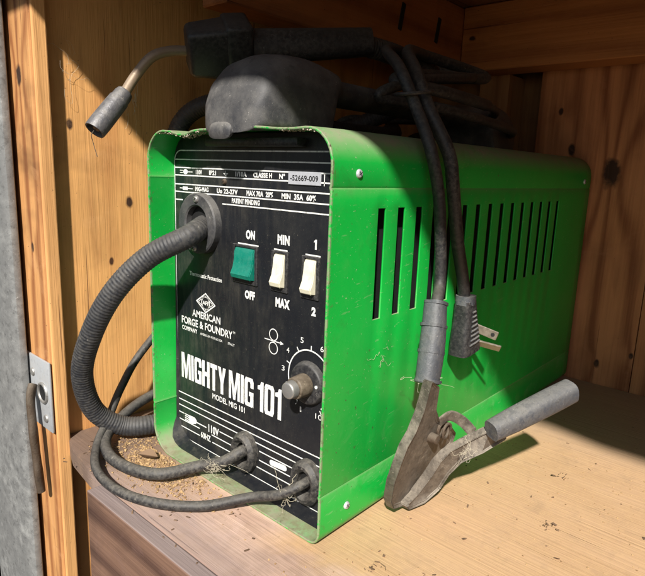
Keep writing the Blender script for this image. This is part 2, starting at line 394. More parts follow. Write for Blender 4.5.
# latch plate with slotted hole and bolt
t=thing('latch_plate','pale metal latch plate with a round hole, screwed to the pine stud','latch plate',(-.1,-.063,.008))
obj('plate',box(-.150,-.0745,-.0655,-.0632,.010,.082,.0009),M['plate'],t)
for x,z in ((-.112,.064),(-.0865,.022)):
    obj('screw_head',cyl((x,-.0653,z),(x,-.0673,z),.0045,.0035,20,.0008),M['steel'],t)
bm=bmesh.new()
ring=[Vector((-.090+.0095*math.cos(a),-.0662,.048+.0095*math.sin(a))) for a in [2*math.pi*i/32 for i in range(33)]]
sweep(ring,.0016,8,caps=False,bm=bm); obj('eye_ring',bm,M['steel'],t)
obj('eye_hole',cyl((-.090,-.0650,.048),(-.090,-.0658,.048),.0085,seg=28),M['dark'],t)
pb=spline([(-.104,-.070,.054),(-.098,-.075,.040),(-.094,-.076,.01),(-.0915,-.075,-.03),(-.090,-.074,-.055)],8)
o=obj('hanging_bolt',sweep(pb,lambda s_,L:(.0055+.0012*math.sin(s_*17),.004),14),M['rust'])
tag(o,'rusty brown rod hanging below the pale latch plate','bolt rod')

# ============================================================ the welding machine
W=.2167; D=.515; H=.30; PY=.027
wm=thing('welding_machine','green and black portable wire welder lettered MIGHTY MIG 101','welding machine',(W/2,D/2,0))
def arc(cx,cz,r,a0,a1,n=8): return [(cx+r*math.cos(R(a0+(a1-a0)*i/n)),cz+r*math.sin(R(a0+(a1-a0)*i/n))) for i in range(n+1)]
rB,rL,rT=.010,.026,.025
prof=[]
prof+=arc(W-rB,rB,rB,-90,0)
for z in (.040,): prof+=[(W,z-.0016),(W-.0008,z),(W,z+.0016)]
prof+=[(W,.164),(W,.246)]
z=.2605; prof+=[(W,z-.0016),(W-.0008,z),(W,z+.0016)]
# top right: small flat chamfer, then roll over
prof+=arc(W-rT,H-rT,rT,0,90)
for k in range(1,16): prof.append((W-rT-(W-2*rT)*k/16,H))
prof+=arc(rT,H-rT,rT,90,180)
prof+=[(0,.2605+.0016),(.0008,.2605),(0,.2605-.0016)]
prof+=[(0,.0484),(.0008,.0468),(0,.0452)]
prof+=arc(rL,rL,rL,180,270)
slots=[.0520+i*.0249 for i in range(15)]; SW=.0092
ys=[0,.0008,.006,.012,.020,.030,.042]
for y in slots: ys+=[y,y+SW]
ys+=[D-.02,D]
bm=bmesh.new(); grid=[]
def dent(x,y,z_):
    if z_>H-.004 and y<.045:
        f=(1-y/.045)**2
        z_-=f*(.0042*math.exp(-((x-.052)/.012)**2)+.0012*math.exp(-((x-.175)/.02)**2)-.0010*math.exp(-((x-.135)/.02)**2))
    return (x,y,z_)
for y in ys: grid.append([bm.verts.new(dent(x,y,z_)) for x,z_ in prof])
iz=[i for i,(x,z_) in enumerate(prof) if abs(x-W)<1e-6 and abs(z_-.164)<1e-6][0]
n=len(prof)
for j in range(len(ys)-1):
    for i in range(n):
        if i==iz and any(abs(ys[j]-y)<1e-6 for y in slots): continue
        k=(i+1)%n
        bm.faces.new((grid[j][i],grid[j+1][i],grid[j+1][k],grid[j][k]))
bmesh.ops.recalc_face_normals(bm,faces=bm.faces[:])
# make sure normals point outward
fc=max(bm.faces,key=lambda f:f.calc_center_median().z)
if fc.normal.z<0: bmesh.ops.reverse_faces(bm,faces=bm.faces[:])
case=obj('case',bm,M['green'],wm)
md=case.modifiers.new('sheet','SOLIDIFY'); md.thickness=.0018; md.offset=-1
md=case.modifiers.new('rim','BEVEL'); md.width=.0004; md.segments=1; md.limit_method='ANGLE'; md.angle_limit=R(60)
# back closure, and a black box added so the slots look dark
obj('rear_panel',box(.008,W-.008,D-.012,D-.010,.008,H-.008,.0008),M['panel'],wm,smooth=False)
obj('slot_shade_box',box(.012,W-.0105,.045,D-.05,.006,.262,.002),M['dark'],wm,smooth=False)

# front panel, following the inside of the case with its lower edge rolled forward
def inner(off,rt_=.0225,rl=.0235,rb=.0085):
    x0,x1,z0,z1=off,W-off,off,H-off
    p=arc(x1-rb,z0+rb,rb,-90,0,5)+arc(x1-rt_,z1-rt_,rt_,0,90,6)+arc(x0+rt_,z1-rt_,rt_,90,180,6)+arc(x0+rl,z0+rl,rl,180,270,6)
    return p
bm=bmesh.new(); pin=inner(.0022)
back=[bm.verts.new((x,PY+.002,z_)) for x,z_ in pin]; 
front=[]; face=[]
for x,z_ in pin:
    k=max(0,min(1,(.03-z_)/.022))           # 1 at bottom, 0 above
    front.append(bm.verts.new((x,PY-.0125*k-.0002,z_)))
    cx,cz=.108,.15; sx=(x-cx)*.982+cx; sz=(z_-cz)*.985+cz
    face.append(bm.verts.new((sx,PY-.0002*0,sz+ .0012*k)))
N_=len(pin)
for i in range(N_):
    j=(i+1)%N_
    bm.faces.new((back[i],back[j],front[j],front[i])); bm.faces.new((front[i],front[j],face[j],face[i]))
bm.faces.new(face[::-1]); bm.faces.new(back)
bmesh.ops.recalc_face_normals(bm,faces=bm.faces[:])
panel=obj('front_panel',bm,M['panel'],wm,smooth=False)
IY=PY-.00035            # lettering plane

def flat(polys,y=IY,th=.00018):
    """polygons [(x,z)...] to thin solid pieces facing -y"""
    bm=bmesh.new()
    for p in polys:
        vs_=[bm.verts.new((x,y,z_)) for x,z_ in p]
        try: f=bm.faces.new(vs_)
        except Exception: continue
        f.normal_update()
        if f.normal.y>0: f.normal_flip()
    bmesh.ops.triangulate(bm,faces=bm.faces[:])
    return bm
def ink(name,polys,mat='ink',y=IY,parent=None):
    return obj(name,flat(polys,y),M[mat],parent or panel,smooth=False)
def ln(pts,w_,closed=False):
    P=[Vector((a,b)) for a,b in pts]; n_=len(P); L=[];Rr=[]
    for i in range(n_):
        a=P[i-1] if (i or closed) else P[i]; b=P[(i+1)%n_] if (i<n_-1 or closed) else P[i]
        d=(b-a).normalized(); nn=Vector((-d.y,d.x))
        if 0<i<n_-1 or closed:
            d1=(P[i]-a).normalized(); c=max(.35,abs(d.dot(d1)))
        else: c=1
        L.append(P[i]+nn*w_/2/c); Rr.append(P[i]-nn*w_/2/c)
    out=[]
    for i in range(n_ if closed else n_-1):
        j=(i+1)%n_; out.append([tuple(L[i]),tuple(L[j]),tuple(Rr[j]),tuple(Rr[i])])
    return out
def rect(x0,x1,z0,z1): return [(x0,z0),(x1,z0),(x1,z1),(x0,z1)]
def circ(cx,cz,r,n_=28,sx=1): return [(cx+sx*r*math.cos(2*math.pi*i/n_),cz+r*math.sin(2*math.pi*i/n_)) for i in range(n_)]
def disc(cx,cz,r,n_=28): return [circ(cx,cz,r,n_)]
# ---- border and rules
LWD=.00105
poly=arc(.0125,.0135,.0095,180,270,6)[1:]+[(.2120,.0050)]
border=[(.2118,.2842),(.0125,.2842)]+arc(.0125,.2745,.0097,90,180,6)[1:]+[(.0028,.0150)]+arc(.0135,.0165,.0107,180,270,6)+[(.2118,.0058)]
ink('border_line',ln(border,LWD))
rules=[]
for z_ in (.2764,.2692,.2625): rules+=ln([(.0033,z_),(.2118,z_)],LWD)
rules+=ln([(.0033,.2545),(.2118,.2553)],LWD)+ln([(.0033,.2477),(.2118,.2477)],LWD)
rules+=ln([(.0033,.2405),(.0150,.2405)],LWD)+ln([(.072,.2405),(.2118,.2405)],LWD)
ink('rule_lines',rules); rules=[]
for z_ in (.0524,.0450,.0387): rules+=ln([(.0033,z_),(.2118,z_)],LWD)
rules+=ln([(.0033,.0312),(.0125,.0312)],LWD)+ln([(.068,.0312),(.090,.0312)],LWD)+ln([(.1225,.0322),(.2118,.0322)],LWD)
rules+=ln([(.0033,.0238),(.0375,.0238)],LWD)+ln([(.056,.0238),(.089,.0238)],LWD)+ln([(.1225,.0238),(.162,.0238)],LWD)
rules+=ln([(.0040,.0165),(.0375,.0165)],LWD)+ln([(.057,.0165),(.092,.0165)],LWD)+ln([(.1195,.0165),(.165,.0165)],LWD)+ln([(.196,.0125),(.2118,.0125)],LWD)
ink('rule_lines',rules)
# ---- typed lettering from the built-in font, fitted to a box
def text(s_,x0,x1,z0,z1,bold=0.,name='lettering',mat='ink',y=IY,parent=None):
    cu=bpy.data.curves.new('t','FONT'); cu.body=s_; cu.size=1; cu.offset=bold; cu.resolution_u=3; cu.space_character=1.0+bold*1.5
    to=bpy.data.objects.new('t',cu); me=bpy.data.meshes.new_from_object(to)
    xs=[v.co.x for v in me.vertices]; zs=[v.co.y for v in me.vertices]
    a0,a1,b0,b1=min(xs),max(xs),min(zs),max(zs)
    bm=bmesh.new(); bm.from_mesh(me); bpy.data.meshes.remove(me); bpy.data.objects.remove(to); bpy.data.curves.remove(cu)
    for v in bm.verts:
        v.co=Vector((x0+(v.co.x-a0)/(a1-a0)*(x1-x0), y, z0+(v.co.y-b0)/(b1-b0)*(z1-z0)))
    for f in bm.faces:
        f.normal_update()
        if f.normal.y>0: f.normal_flip()
    return obj(name,bm,M[mat],parent or panel,smooth=False)
B=.045
text('110V',.0350,.0440,.2638,.2678,B); text('IP21',.0540,.0635,.2638,.2678,B)
text('1/10A',.0890,.1030,.2638,.2678,B); text('CLASSE H',.1110,.1325,.2638,.2678,B); text('N°',.1405,.1468,.2638,.2678,B)
text('MIG-MAG',.0340,.0530,.2492,.2533,B); text('Uo 22-27V',.0645,.0920,.2490,.2532,B)
text('MAX 70A  20%',.1030,.1340,.2490,.2534,B); text('MIN  35A  60%',.1435,.1790,.2490,.2534,B)
text('PATENT PENDING',.0845,.1190,.2420,.2462,B)
# torch, plug and earth symbols
sym=[]
sym+=[circ(.0195,.2657,.0023,16,1.5)]+ln([(.0235,.2657),(.0300,.2657)],.0008)+ln([(.0110,.2668),(.0155,.2668)],.0006)+ln([(.0110,.2648),(.0155,.2648)],.0006)
ink('torch_symbol',sym); sym=[]
sym+=[rect(.0150,.0225,.2494,.2526)]+ln([(.0225,.2510),(.0300,.2510)],.0008)+ln([(.0105,.2510),(.0150,.2510)],.0008)
ink('electrode_symbol',sym); sym=[]
sym+=ln([(.0765,.2680),(.0765,.2660)],.0006)+ln([(.0735,.2657),(.0795,.2657)],.0006)+ln([(.0745,.2648),(.0785,.2648)],.0005)+ln([(.0755,.2640),(.0775,.2640)],.0005)
ink('earth_symbol',sym); sym=[]
# big plug symbol near the bottom
sym+=[[(.0205,.0243),(.0250,.0240),(.0310,.0262),(.0330,.0283),(.0325,.0305),(.0300,.0322),(.0255,.0325),(.0205,.0318)]]
for z_ in (.0312,.0293,.0272,.0252): sym+=ln([(.0135,z_+.0002),(.0205,z_)],.0011)
sym+=ln([(.0325,.0284),(.0480,.0284)],.0012)
ink('plug_symbol',sym)
text('Thermostatic Protection',.0238,.0712,.1722,.1762,.02)
# maker's mark: diamond with ringed letters
lx,lz=.0480,.1497
ink('maker_mark',ln([(lx-.0135,lz),(lx,lz+.0088),(lx+.0135,lz),(lx,lz-.0088)],.0012,True))
ink('maker_mark',ln([(lx-.0105,lz),(lx,lz+.0066),(lx+.0105,lz),(lx,lz-.0066)],.0006,True)+ln(circ(lx,lz,.0058,28),.0011,True),y=IY-.0001)
text('AFF',lx-.0048,lx+.0048,lz-.0019,lz+.0019,.02)
text('AMERICAN',.0275,.0692,.1338,.1405,.022)
text('FORGE & FOUNDRY',.0105,.0860,.1240,.1312,.022); text('TM',.0868,.0895,.1297,.1317,.01)
text('COMPANY',.0108,.0350,.1178,.1220,.03); text('AMERICAN FORGE USA',.0395,.0720,.1182,.1204,.01); text('ITALY',.0800,.0890,.1182,.1204,.01)
# ---- heavy condensed title drawn as outlines
def G(ch):
    s=.345; c=.13     # stem, chamfer (cell width 1, height 1 before scaling)
    if ch=='I' : return 1/3*1.05,[[(0,0),(s,0),(s,1),(0,1)]]
    if ch=='H': return 1,[[(0,0),(s,0),(s,.42),(1-s,.42),(1-s,0),(1,0),(1,1),(1-s,1),(1-s,.59),(s,.59),(s,1),(0,1)]]
    if ch=='T': return .92,[[(.46-s/2,0),(.46+s/2,0),(.46+s/2,.83),(.92,.83),(.92,1),(0,1),(0,.83),(.46-s/2,.83)]]
    if ch=='G': return 1,[[(c,0),(1-s*.4,0),(1-s*.4,.04),(1,.0),(1,.52),(.5,.52),(.5,.37),(1-s,.37),(1-s,.20),(1-s-.06,.14),(s+.06,.14),(s,.20),(s,.80),(s+.06,.86),(1-s-.06,.86),(1-s,.80),(1-s,.66),(1,.66),(1,.88),(1-c,1),(c,1),(0,.88),(0,.12)]]
    if ch=='0': return 1,[[(.5,0),(1-c,0),(1,.12),(1,.88),(1-c,1),(.5,1),(.5,.86),(1-s-.04,.86),(1-s,.80),(1-s,.20),(1-s-.04,.14),(.5,.14)],
                          [(.5,0),(.5,.14),(s+.04,.14),(s,.20),(s,.80),(s+.04,.86),(.5,.86),(.5,1),(c,1),(0,.88),(0,.12),(c,0)]]
    if ch=='M': return 1.30,[[(0,0),(.27,0),(.27,.66),(.53,0),(.77,0),(1.03,.66),(1.03,0),(1.3,0),(1.3,1),(.91,1),(.65,.36),(.39,1),(0,1)]]
    if ch=='Y': return 1,[[(.5-s/2,0),(.5+s/2,0),(.5+s/2,.40),(1,1),(1-s*1.05,1),(.5,.60),(s*1.05,1),(0,1),(.5-s/2,.40)]]
    if ch=='1': return .62,[[(.62-s,0),(.62,0),(.62,1),(.36,1),(.26,.88),(0,.84),(0,.72),(.62-s,.72)]]
def title(s_,x0,x1,z0,z1):
    adv=0; items=[]
    for ch in s_: w_,ps=G(ch); items.append((adv,ps)); adv+=w_+.10
    adv-=.10; k=(x1-x0)/adv; out=[]
    for a,ps in items:
        for p in ps: out.append([(x0+(a+x)*k,z0+z_*(z1-z0)) for x,z_ in p])
    ink('title_letters',out)
title('MIGHTY',.0092,.0770,.0690,.0945); title('MIG',.0812,.1143,.0690,.0952); title('101',.1195,.1484,.0690,.0958)
text('MODEL MIG 101',.0575,.1032,.0608,.0662,.02)
text('110V',.0512,.0668,.0252,.0332,.03); text('60HZ',.0392,.0545,.0155,.0218,.03)
# switch captions
CB=.06
text('ON',.1027,.1138,.2139,.2216,CB); text('MIN',.1401,.1534,.2140,.2216,CB); ink('switch_numeral',[[(.1797,.2142),(.1814,.2142),(.1814,.2216),(.1800,.2216),(.1785,.2203),(.1785,.2192),(.1797,.2199)]])
text('OFF',.1020,.1145,.1639,.1713,CB); text('MAX',.1392,.1552,.1638,.1716,CB); text('2',.1783,.1827,.1640,.1710,CB)
ink('caption_bar',[rect(.0928,.1183,.2091,.2102),rect(.1364,.1514,.2091,.2102),rect(.1704,.1855,.2091,.2102)])
# wire feed symbol
wx,wz=.1376,.1348
ink('wire_feed_symbol',ln(circ(wx,wz+.0052,.0047,24),.0008,True)+ln(circ(wx,wz-.0060,.0049,24),.0008,True)+ln([(wx-.0105,wz),(wx+.0085,wz)],.0008)+[[(wx+.0080,wz-.0016),(wx+.0118,wz),(wx+.0080,wz+.0016)]])
# dial scale
kx,kz=.1785,.1125
pts=[(kx+.0228*math.cos(R(a)),kz+.0240*math.sin(R(a))) for a in range(238,-61,-6)]
dl=ln(pts,.0011)
for a in (238,198,160,122,88,48,12,-22,-60):
    dl+=ln([(kx+.0234*math.cos(R(a)),kz+.0246*math.sin(R(a))),(kx+.0268*math.cos(R(a)),kz+.0280*math.sin(R(a)))],.0009)
ink('dial_scale',dl)
for s_,x,z_ in (('1',.1700,.0862),('2',.1529,.0982),('3',.1495,.1150),('4',.1545,.1313),('5',.1695,.1428),('6',.1903,.1405),('7',.2045,.1300),('8',.2085,.1150),('9',.2050,.0980),('10',.1893,.0858)):
    ww=.0016 if s_!='10' else .0034
    if s_=='1': ww=.0008
    text(s_,x-ww,x+ww,z_-.0022,z_+.0022,.0,name='dial_numeral')
# white oblong sticker, serial plate
p=arc(.1540,.0288,.0026,-90,90,6)+arc(.1385,.0276,.0026,90,270,6)
ink('white_label',[p],'whitelab',IY-.0002)
sp=obj('serial_plate',box(.1510,.1838,PY-.0012,PY-.0002,.2603,.2698,.0003),M['alu'],panel,smooth=False)
text('-52669-009',.1535,.1815,.2632,.2672,.01,mat='dark',y=PY-.0015,parent=sp,name='serial_number')
ink('border_tick',[rect(.1862,.1870,.2603,.2690)])

# ---- hardware on the panel
def screw(x,y,z_,r,d=(0,-1,0),par=wm,mat='steel',h=.0022,name='screw'):
    d=Vector(d); p=Vector((x,y,z_)); o=obj(name,cyl(p-d*.0004,p+d*h,r,r*.72,20,r*.18),M[mat],par)
    a=Vector((0,0,1)) if abs(d.z)<.5 else Vector((1,0,0)); b=d.cross(a).normalized(); a=(a*math.cos(.6)+b*math.sin(.6)); b=d.cross(a)
    bm=bmesh.new()
    for u,v in ((a,b),(b,a)):
        t_=bmesh.new(); c=p+d*(h+.00006)
        vs_=[t_.verts.new(c+u*(r*.55*i)+v*(r*.1*j)) for i,j in ((-1,-1),(1,-1),(1,1),(-1,1))]; t_.faces.new(vs_); merge(bm,t_); d_=0
        p=p+d*.00004
    obj('screw_slot',bm,M['dark'],o,smooth=False); return o
screw(.0750,PY,.2590,.0026,mat='rust')
# torch hose flange
def ringmesh(cx,cz,y0,y1,ri,ro,bev=.0012,seg=48,sx=1,sz=1,ox=0,oz=0):
    bm=bmesh.new(); L=[]
    secs=[(ri,y0),(ri,y1+bev),(ri+bev,y1),(ro-bev,y1),(ro,y1+bev),(ro,y0)]
    for i in range(seg):
        a=2*math.pi*i/seg
        L.append([bm.verts.new((cx+(ox if r<(ri+ro)/2 else 0)+r*sx*math.cos(a),y,cz+(oz if r<(ri+ro)/2 else 0)+r*sz*math.sin(a))) for r,y in secs])
    for i in range(seg):
        A,Bq=L[i],L[(i+1)%seg]
        for k in range(len(secs)-1): bm.faces.new((A[k],A[k+1],Bq[k+1],Bq[k]))
    bmesh.ops.recalc_face_normals(bm,faces=bm.faces[:]); return bm
fl=obj('hose_flange',ringmesh(.0440,.2215,PY+.0005,PY-.0075,.0155,.0268),M['handleplastic'],wm)
obj('flange_hole',cyl((.0440,PY-.0006,.2215),(.0440,PY-.0010,.2215),.0158,seg=40),M['dark'],fl)
for x,z_ in ((.0475,.2430),(.0440,.2000)): screw(x-.002,PY-.0075,z_,.0034,par=fl)
# cable grommets
def grommet(cx,cz,ro):
    bm=ringmesh(cx,cz,PY+.0005,PY-.009,ro*.50,ro,.0035,40,sx=.80)
    g=obj('cable_grommet',bm,M['rubber'],wm)
    obj('grommet_hole',cyl((cx,PY-.0006,cz),(cx,PY-.0010,cz),ro*.50,seg=30),M['dark'],g); return g
grommet(.1065,.0265,.0185); grommet(.1812,.0285,.0190)
# rocker switches
def rocker(x0,x1,mat,proud,seedz=0):
    z0,z1=.1800,.2068
    sw=obj('rocker_switch',ringbox(x0-.0025,x1+.0032,z0-.0035,z1+.0020,x0,x1,z0,z1),M['blackplastic'],wm,smooth=False)
    bm=bmesh.new(); secs=[(z1-.0003,.0008),(z1-.004,.0024),(.196,.0030),(.190,.0042),(.1845,proud),(z0+.0008,proud-.0012),(z0+.0003,.0)]
    L=[];Rv=[]
    for z_,d in secs:
        L.append(bm.verts.new((x0+.0004,PY-d,z_))); Rv.append(bm.verts.new((x1-.0004,PY-d,z_)))
    bl=[bm.verts.new((x0+.0004,PY+.001,z_)) for z_ in (z0+.0003,z1-.0003)]; br=[bm.verts.new((x1-.0004,PY+.001,z_)) for z_ in (z0+.0003,z1-.0003)]
    for i in range(len(secs)-1): bm.faces.new((L[i],L[i+1],Rv[i+1],Rv[i]))
    bm.faces.new(L+bl); bm.faces.new((Rv+br)[::-1])
    bm.faces.new((L[0],Rv[0],br[1],bl[1])); 
    bmesh.ops.recalc_face_normals(bm,faces=bm.faces[:])
    bmesh.ops.bevel(bm,geom=[e for e in bm.edges if len(e.link_faces)==2 and e.calc_face_angle(0)>R(50)],offset=.0007,segments=2,affect='EDGES')
    obj('rocker',bm,M[mat],sw)
def ringbox(a0,a1,b0,b1,x0,x1,z0,z1):
    bm=bmesh.new()
    box(a0,x0,PY-.0016,PY+.0005,b0,b1,.0004,1,bm); box(x1,a1,PY-.0016,PY+.0005,b0,b1,.0004,1,bm)
    box(x0,x1,PY-.0014,PY+.0005,b0,z0,.0003,1,bm); box(x0,x1,PY-.0014,PY+.0005,z1,b1,.0003,1,bm); return bm
rocker(.0895,.1145,'teal',.0068); rocker(.1368,.1495,'cream',.0068); rocker(.1700,.1822,'cream',.0068)
# wire speed knob
kb=obj('speed_knob',cyl((.1785,PY,.1108),(.1785,PY-.0055,.1108),.0178,.0160,48,.0014),M['blackplastic'],wm)
obj('shaft',cyl((.1785,PY-.005,.1105),(.1785,PY-.0175,.1105),.0092,.0084,36,.0012),M['knobbrown'],kb)
obj('shaft_tip',cyl((.1785,PY-.0172,.1105),(.1785,PY-.0245,.1105),.0070,.0064,32,.0014),M['steel'],kb)
obj('pointer_dot',cyl((.1905,PY-.0053,.1118),(.1905,PY-.0060,.1118),.0013,seg=16),M['ink'],kb)
# small holes round the dial
for a_,b_ in ((.1585,.1375),(.1640,.0912),(.1925,.0985),(.1960,.1215)): ink('panel_hole',[circ(a_,b_,.0019,14)],'dark')
# rivets of the side
for y,z_ in ((.0275,.2700),(.0315,.0212),(.49,.2690)): screw(W,y,z_,.0034,(1,0,0),mat='alu',h=.0016,name='side_screw')
# black moulded tray above the panel, behind the lip
bm=box(.060,.168,PY-.010,PY+.004,.2872,.2938,.002)
obj('top_moulding',bm,M['blackplastic'],wm)
# ragged paint dust on the top lip edge
bm=bmesh.new()
for i in range(520):
    x=random.choice([random.uniform(.018,.075),random.uniform(.165,.2)]); 
    t_=bmesh.new(); bmesh.ops.create_icosphere(t_,subdivisions=1,radius=random.uniform(.0002,.0008))
    zt=H-.0018 if .027<x<.19 else H-.0018-(.025-math.sqrt(max(0,.025**2-(max(.025-x,x-(W-.025)))**2)))
    zt-=.0042*math.exp(-((x-.052)/.012)**2)*.9; t_.transform(Matrix.Translation((x,random.uniform(.0005,.012),zt-random.uniform(0,.0012)))); merge(bm,t_)
lg=obj('lip_grime',bm,M['web'],wm); lg['kind']='stuff'

# ---- carrying handle
def loft(secs,seg=32,e=2.3):
    """secs: (y,cx,z0,z1,halfwidth)"""
    bm=bmesh.new(); rings=[]
    for y,cx,z0,z1,hw in secs:
        cz=(z0+z1)/2; hh=(z1-z0)/2; ring=[]
        for k in range(seg):
            a=2*math.pi*k/seg; c,s_=math.cos(a),math.sin(a)
            ee=9 if (s_<0 and z0<.3 and e<2.5) else e
            c=math.copysign(abs(c)**(2/ee),c); s_=math.copysign(abs(s_)**(2/ee),s_)
            ring.append(bm.verts.new((cx+hw*c,y,cz+hh*s_)))
        rings.append(ring)
    for A,Bq in zip(rings,rings[1:]):
        for k in range(seg): bm.faces.new((A[k],A[(k+1)%seg],Bq[(k+1)%seg],Bq[k]))
    bm.faces.new(rings[0]); bm.faces.new(rings[-1][::-1])
    bmesh.ops.recalc_face_normals(bm,faces=bm.faces[:]); return bm
b0=.2985; hx=.1145
lead=[(-.0030,hx,.296,.306,.018),(-.0012,hx-.001,b0-.002,.317,.0265),(.002,hx-.001,b0,.3300,.0315),(.007,hx-.001,b0,.3415,.0345),(.014,hx-.001,b0,.3495,.0362),(.026,hx,b0,.3550,.0375),(.042,hx+.001,b0,.3572,.0380),(.060,hx+.002,b0,.3575,.0375),
 (.072,hx+.002,b0,.3560,.0370),(.079,hx+.002,.312,.3540,.0355),(.086,hx+.002,.3210,.3520,.0330),(.094,hx+.001,.3250,.3495,.0260),(.106,hx,.3260,.3475,.0205),(.125,hx,.3265,.3475,.0190)]
tail=[(D-y-.085+.0,x,a,b,c) for (y,x,a,b,c) in lead[::-1]]
obj('carrying_handle',loft(lead+tail,36),M['handleplastic'],wm)
# tongue of the handle hooked over the front lip
obj('handle_tongue',loft([(-.0055,.107,.2945,.3005,.009),(-.0040,.107,.2915,.3030,.0130),(-.0020,.107,.2915,.3050,.0135),(.004,.107,.299,.3060,.0140)],24,3),M['handleplastic'],wm)

# ============================================================ cables and hose
# torch with its ribbed hose
torch=thing('welding_torch','black welding torch with bent brown neck and ribbed hose, lying over the handle','welding torch',(.03,.05,.36))
hp=spline([(.0445,.040,.222),(.0440,.029,.2195),(.0560,.004,.2130),(.034,-.022,.1940),(.0130,-.043,.1630),(-.0100,-.053,.1230),(-.0340,-.052,.0790),(-.0440,-.038,.0370),(-.037,-.016,.0160),(-.0230,.008,.0130),(-.0190,.045,.0130),(-.022,.14,.016),(-.030,.26,.05),(-.032,.36,.14),(-.030,.40,.25),(-.012,.38,.325),(.03,.33,.318),(.052,.25,.313),(.050,.17,.314),(.038,.120,.3235),(.000,.115,.333),(-.034,.100,.335),(-.060,.085,.322),(-.070,.078,.295),(-.069,.10,.262),(-.055,.17,.262),(-.036,.24,.300),(.01,.27,.322),(.070,.300,.352),(.118,.270,.372),(.116,.215,.383),(.102,.165,.3885)],26)
hp=resample(hp,.00060)
def hr(s_,L): return .0096+.00020*math.sin(L/.0031*2*math.pi)
obj('ribbed_hose',sweep(hp,hr,20),M['hose'],torch)
# neck and nozzle
npts=spline([(.022,.044,.3700),(.0163,.034,.3690),(.010,.018,.3668),(.0045,.004,.3600),(-.0030,-.007,.3440),(-.0085,-.0155,.3280)],12)
obj('gooseneck',sweep(npts,.0043,20),M['copper'],torch)
nz0=Vector((-.0072,-.0140,.3310)); nz1=Vector((-.0060,-.0440,.2965)); d=(nz1-nz0).normalized()
L_=(nz1-nz0).length
path=[nz0+d*L_*k for k in (0,.03,.10,.22,.23,.5,.8,.97,1,1,.9,.5)]
rr=[.0036,.0068,.0076,.0078,.0085,.0088,.0090,.0088,.0085,.0073,.0071,.0069]
bm=bmesh.new(); rings=[]
u=d.cross(Vector((0,0,1))).normalized(); v=d.cross(u)
for p_,r_ in zip(path,rr): rings.append([bm.verts.new(p_+u*r_*math.cos(a)+v*r_*math.sin(a)) for a in [2*math.pi*i/32 for i in range(32)]])
for A,Bq in zip(rings,rings[1:]):
    for k in range(32): bm.faces.new((A[k],A[(k+1)%32],Bq[(k+1)%32],Bq[k]))
bm.faces.new(rings[0]); bm.faces.new(rings[-1]); bmesh.ops.recalc_face_normals(bm,faces=bm.faces[:])
noz=obj('nozzle',bm,M['nozzle'],torch)
obj('contact_tip',cyl(nz0+d*L_*.6,nz0+d*L_*.96,.0042,.0032,16,.0006),M['copper'],noz)
obj('wire_end',sweep(spline([nz1-d*.004,nz1+d*.004,nz1+Vector((-.001,-.001,-.010)),nz1+Vector((.003,0,-.021))],6),.0003,6),M['rust'],noz)
# moulded head block and grip
ga=Vector((.030,.046,.3710)); gb=Vector((.098,.160,.3890)); gd=(gb-ga).normalized()
gs=gd.cross(Vector((0,0,1))).normalized(); gu=gs.cross(gd)
def gbox(c0,c1,hw,hh,taper=1,bev=.004,sh=0,tw=0):
    t_=bmesh.new(); bmesh.ops.create_cube(t_,size=1); L2=(c1-c0).length
    for v_ in t_.verts:
        k=taper if v_.co.y<0 else 1
        v_.co=Vector((v_.co.x*2*hw*k,v_.co.y*L2,v_.co.z*2*hh*k))
    bmesh.ops.bevel(t_,geom=t_.edges[:],offset=bev,segments=3,affect='EDGES',profile=.5)
    rm=Matrix((gs,gd,gu)).transposed().to_4x4(); rm.translation=(c0+c1)/2
    t_.transform(rm@Matrix.Rotation(tw,4,'Y')); return t_
obj('torch_head',gbox(ga-gd*.020,ga+gd*.026,.0185,.0235,.80,.005,tw=R(32)),M['blackplastic'],torch)
obj('head_collar',gbox(ga+gd*.012,ga+gd*.036,.0190,.0245,1.,.004,tw=R(32)),M['blackplastic'],torch)
gp=[ga+gd*x for x in (.03,.05,.08,.11,.13,.15)]
obj('grip',sweep([Vector(q) for q in gp],lambda s_,L:(.0155-.003*s_,.0135-.002*s_),22,sec=2.8),M['blackplastic'],torch)
obj('trigger',gbox(ga+gd*.045+gu*-.0155,ga+gd*.085+gu*-.0155,.005,.004,1,.0015),M['rubber'],torch)

# earth return cable and clamp
ck=thing('earth_clamp','dirty grey earth clamp with two rubber sleeved handles, leaning on the welder side','earth clamp',(.25,.08,0))
cA=spline([(.1070,.040,.0275),(.1080,.020,.0290),(.098,.006,.0200),(.078,-.003,.0120),(.061,-.032,.0090),(.032,-.045,.0080),(.000,-.046,.0080),(-.030,-.034,.0100),(-.046,-.010,.0180),(-.052,.030,.0300),(-.055,.12,.045),(-.055,.28,.09),(-.045,.40,.20),(-.028,.43,.30),(.015,.425,.325),(.075,.43,.320),(.15,.40,.322),(.186,.31,.322),(.178,.20,.330),(.150,.135,.335),(.165,.17,.352),(.168,.26,.366),(.12,.33,.384),(.070,.27,.392),(.078,.20,.395),(.118,.205,.388),(.148,.145,.3745),(.1880,.108,.352),(.2065,.106,.322),(.2250,.102,.290),(.2300,.111,.255),(.2310,.118,.215),(.2330,.118,.185),(.2400,.1035,.1760),(.2420,.100,.165)],10)
obj('earth_cable',sweep(cA,lambda s_,L:.0052 if s_<.5 else .0047,14),M['rubber'],ck)
